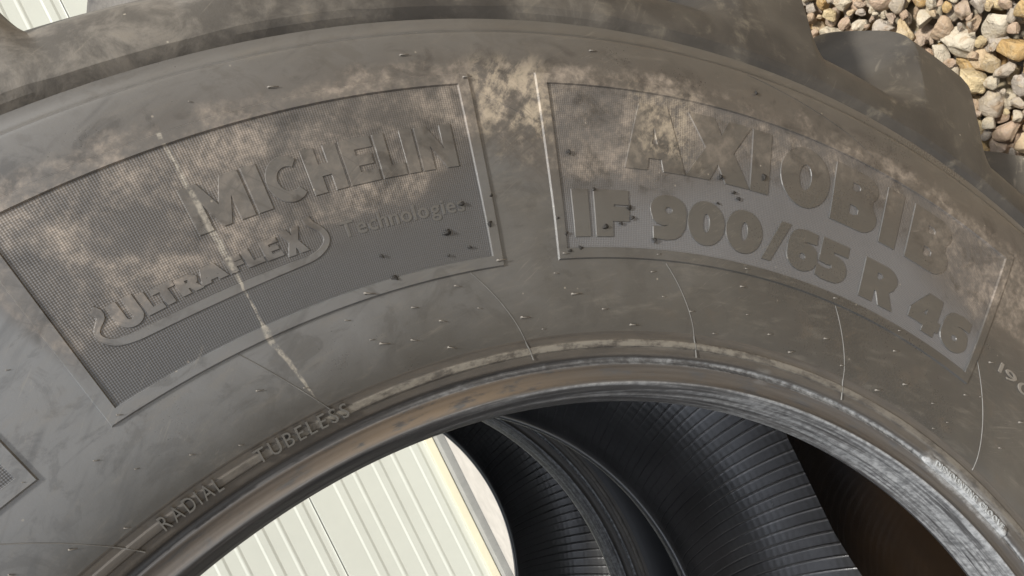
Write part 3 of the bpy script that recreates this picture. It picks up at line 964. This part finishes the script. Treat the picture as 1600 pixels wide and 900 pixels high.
# a vent spew: a short pip with a fallen hair
def spew_mesh():
    V = []; F = []
    def ring(c, rad, ax, n=6):
        ax = Vector(ax).normalized(); u = ax.orthogonal().normalized(); v = ax.cross(u)
        s0 = len(V)
        for k in range(n): V.append(tuple(Vector(c) + (u * cos(2 * pi * k / n) + v * sin(2 * pi * k / n)) * rad))
        return s0
    a = ring((0, 0, -.0005), .0013, (0, 0, 1)); b = ring((0, 0, .0012), .0009, (0, 0, 1)); c_ = ring((.0012, 0, .0018), .0006, (1, 0, .4)); d = ring((.0075, .0006, .0012), .00035, (1, 0, -.1))
    for p, q in ((a, b), (b, c_), (c_, d)):
        for k in range(6): F.append((p + k, p + (k + 1) % 6, q + (k + 1) % 6, q + k))
    F.append(tuple(d + k for k in range(6)))
    return mesh('vent_spew', V, F, M_SPEW)
me_spew = spew_mesh()
spews = [(0.69, 80.91), (0.6694, 79.83), (0.6828, 76.51), (0.6667, 74.85), (0.6909, 73.24), (0.6693, 71.93), (0.6551, 68.73), (0.6884, 65.78), (0.6695, 64.49), (0.6552, 61.97), (0.6428, 67.13), (0.6886, 57.79), (0.6672, 56.74),
         (0.6413, 59.44), (0.6872, 49.71), (0.6563, 54.13), (0.6627, 48.75), (0.6397, 51.58), (0.6497, 46.26), (0.6635, 40.69), (0.6456, 38.22), (0.6395, 43.72), (0.6838, 33.57), (0.659, 31.36), (0.6594, 27.75), (0.6528, 25.4),
         (0.6638, 79.25), (0.6586, 77.14), (0.6444, 74.67), (0.6878, 96.79), (0.6676, 95.48), (0.6543, 92.68), (0.6415, 90.03), (0.6694, 87.56), (0.6399, 97.92), (0.6654, 103.42), (0.6521, 100.66), (0.7676, 97.15),
         (0.6557, 84.93), (0.6886, 25.09), (0.6986, 23.53), (0.7377, 24.1), (0.6393, 26.35), (0.6399, 33.73), (0.6699, 19.23), (0.7086, 18.73), (.7045, 69.95), (.7045, 65.0), (.7042, 79.2), (.7043, 57.4), (.7044, 49.6), (.7043, 40.9), (.7045, 33.9),
         (.8830, 84.0), (.8925, 61.5), (.8870, 73.0), (.7041, 94.5), (.7041, 99.9), (.8625, 69.8), (.8780, 80.2)]
for r, th in spews:
    h = .0019 if (abs(r - .7043) < .0006 or abs(r - .8625) < .001) else 0
    ang = -33 + random.uniform(-10, 10)
    link('vent_spew', me_spew, near, T @ Matrix.Translation(loc(r, th, h)) @ Matrix.Rotation(radians(ang), 4, 'Z') @ Matrix.Scale(random.uniform(.45, 1.15) * (.6 if th > 83 else 1), 4))

# ------------------------------------------------------------------ rain water lying in the bottom of the front tyre
def water():
    lev = .893
    prof = resample(LINER, .01)
    P = [(r, z) for r, z in prof if r > lev + .002]
    V = []; F = []
    c, s = cos(TILT), sin(TILT)
    for r, z in P:
        hw = sqrt(r * r - lev * lev) - .0005
        for k in range(15):
            w = hw * (-1 + 2 * k / 14)
            V.append(world_rot() @ Vector((lev * c - w * s, lev * s + w * c, z)) + Vector((0, 0, RT)))
    return mesh('rainwater', V, grid_faces(len(P), 15), None)
t = NT('brown_rainwater')
pw = t.obj()
t.final(t.mix(t.noise(pw, 14.0, 4, .6), (.006, .004, .003), (.020, .012, .006)), .10, t.bump(t.noise(pw, 30.0, 2, .5), .04, .002), .5)
wm = water(); wm.materials.append(t.m)
link('rainwater', wm, None, None, kind='structure')

# ------------------------------------------------------------------ crumbs of rubber and dirt stuck on the lettering panels
def crumb_mesh(g):
    V, F = ico(2)
    v = V * np.array([1, g.uniform(.5, .8), g.uniform(.4, .6)])
    v += .35 * np.sin(v[:, [1, 2, 0]] * g.uniform(2, 4, 3) + g.uniform(0, 6, 3)) * .6
    v[:, 1] += .6 * v[:, 0] ** 2
    return mesh('dirt_crumb', v, F, M_CRUMB)
cm = [crumb_mesh(rng) for _ in range(5)]
Wm = Matrix.Translation((0, 0, RT)) @ world_rot()
crumbs = [(0.7091, 77.09, 3.6, 'at the lower border of the left panel'), (0.728, 77.48, 2.4, 'alone on clean knurling below the swoosh end'), (0.734, 72.88, 4.2, 'largest one, below the small word on the left panel'),
          (0.7355, 70.12, 3.8, 'on the right border of the left panel, lower one'), (0.7546, 71.57, 3.2, 'at the last letter of the small word'), (0.7589, 69.55, 2.2, 'on the right border of the left panel, upper one'),
          (0.7993, 48.73, 4.2, 'curled, on the first tall letter I of the right panel'), (0.7877, 52.23, 3.6, 'at the foot of the tall letter X'), (0.7708, 50.73, 3.0, 'lower of a pair below the tall letters X and I'),
          (0.7745, 51.1, 2.6, 'upper of a pair below the tall letters X and I'), (0.7449, 59.6, 3.4, 'on the upper arm of the letter F'), (0.7362, 59.4, 2.8, 'at the end of the lower arm of the letter F'),
          (0.727, 61.48, 3.6, 'on the stem of the letter F'), (0.7309, 60.34, 2.6, 'just under the lower arm of the letter F'), (0.7058, 64.43, 2.6, 'left of a pair at the bottom corner of the right panel'),
          (0.7083, 63.6, 2.8, 'right of a pair at the bottom corner of the right panel'), (0.7212, 64.62, 2.6, 'left of the foot of the first size letter I'), (0.7352, 65.1, 2.0, 'on the left border of the right panel'),
          (0.7178, 57.61, 3.4, 'at the tail of the digit nine'), (0.7946, 63.79, 3.0, 'high up near the left border of the right panel'), (0.7609, 52.44, 2.2, 'on top of the first digit zero'),
          (0.7605, 62.23, 2.4, 'on top between the size letters I and F'), (0.8845, 49.66, 2.6, 'alone on smooth rubber above the right panel'), (.7150, 73.2, 2.0, 'small, low on the left panel near its corner'),
          (.7195, 71.7, 2.2, 'small, between the largest crumb and the panel corner')]
for i, (r, th, sz, where) in enumerate(crumbs):
    k = sz * .0008
    o = link('dirt_crumb', cm[i % 5], None, Wm @ Matrix.Translation(loc(r, th, .0016 + k * .2)) @ Matrix.Rotation(random.uniform(0, 6.28), 4, 'Z') @ Matrix.Diagonal((k, k, k, 1)))
    o['category'] = 'dirt crumb'
    o['group'] = 'dark crumbs on the sidewall'
    o['label'] = 'dark crumb ' + where
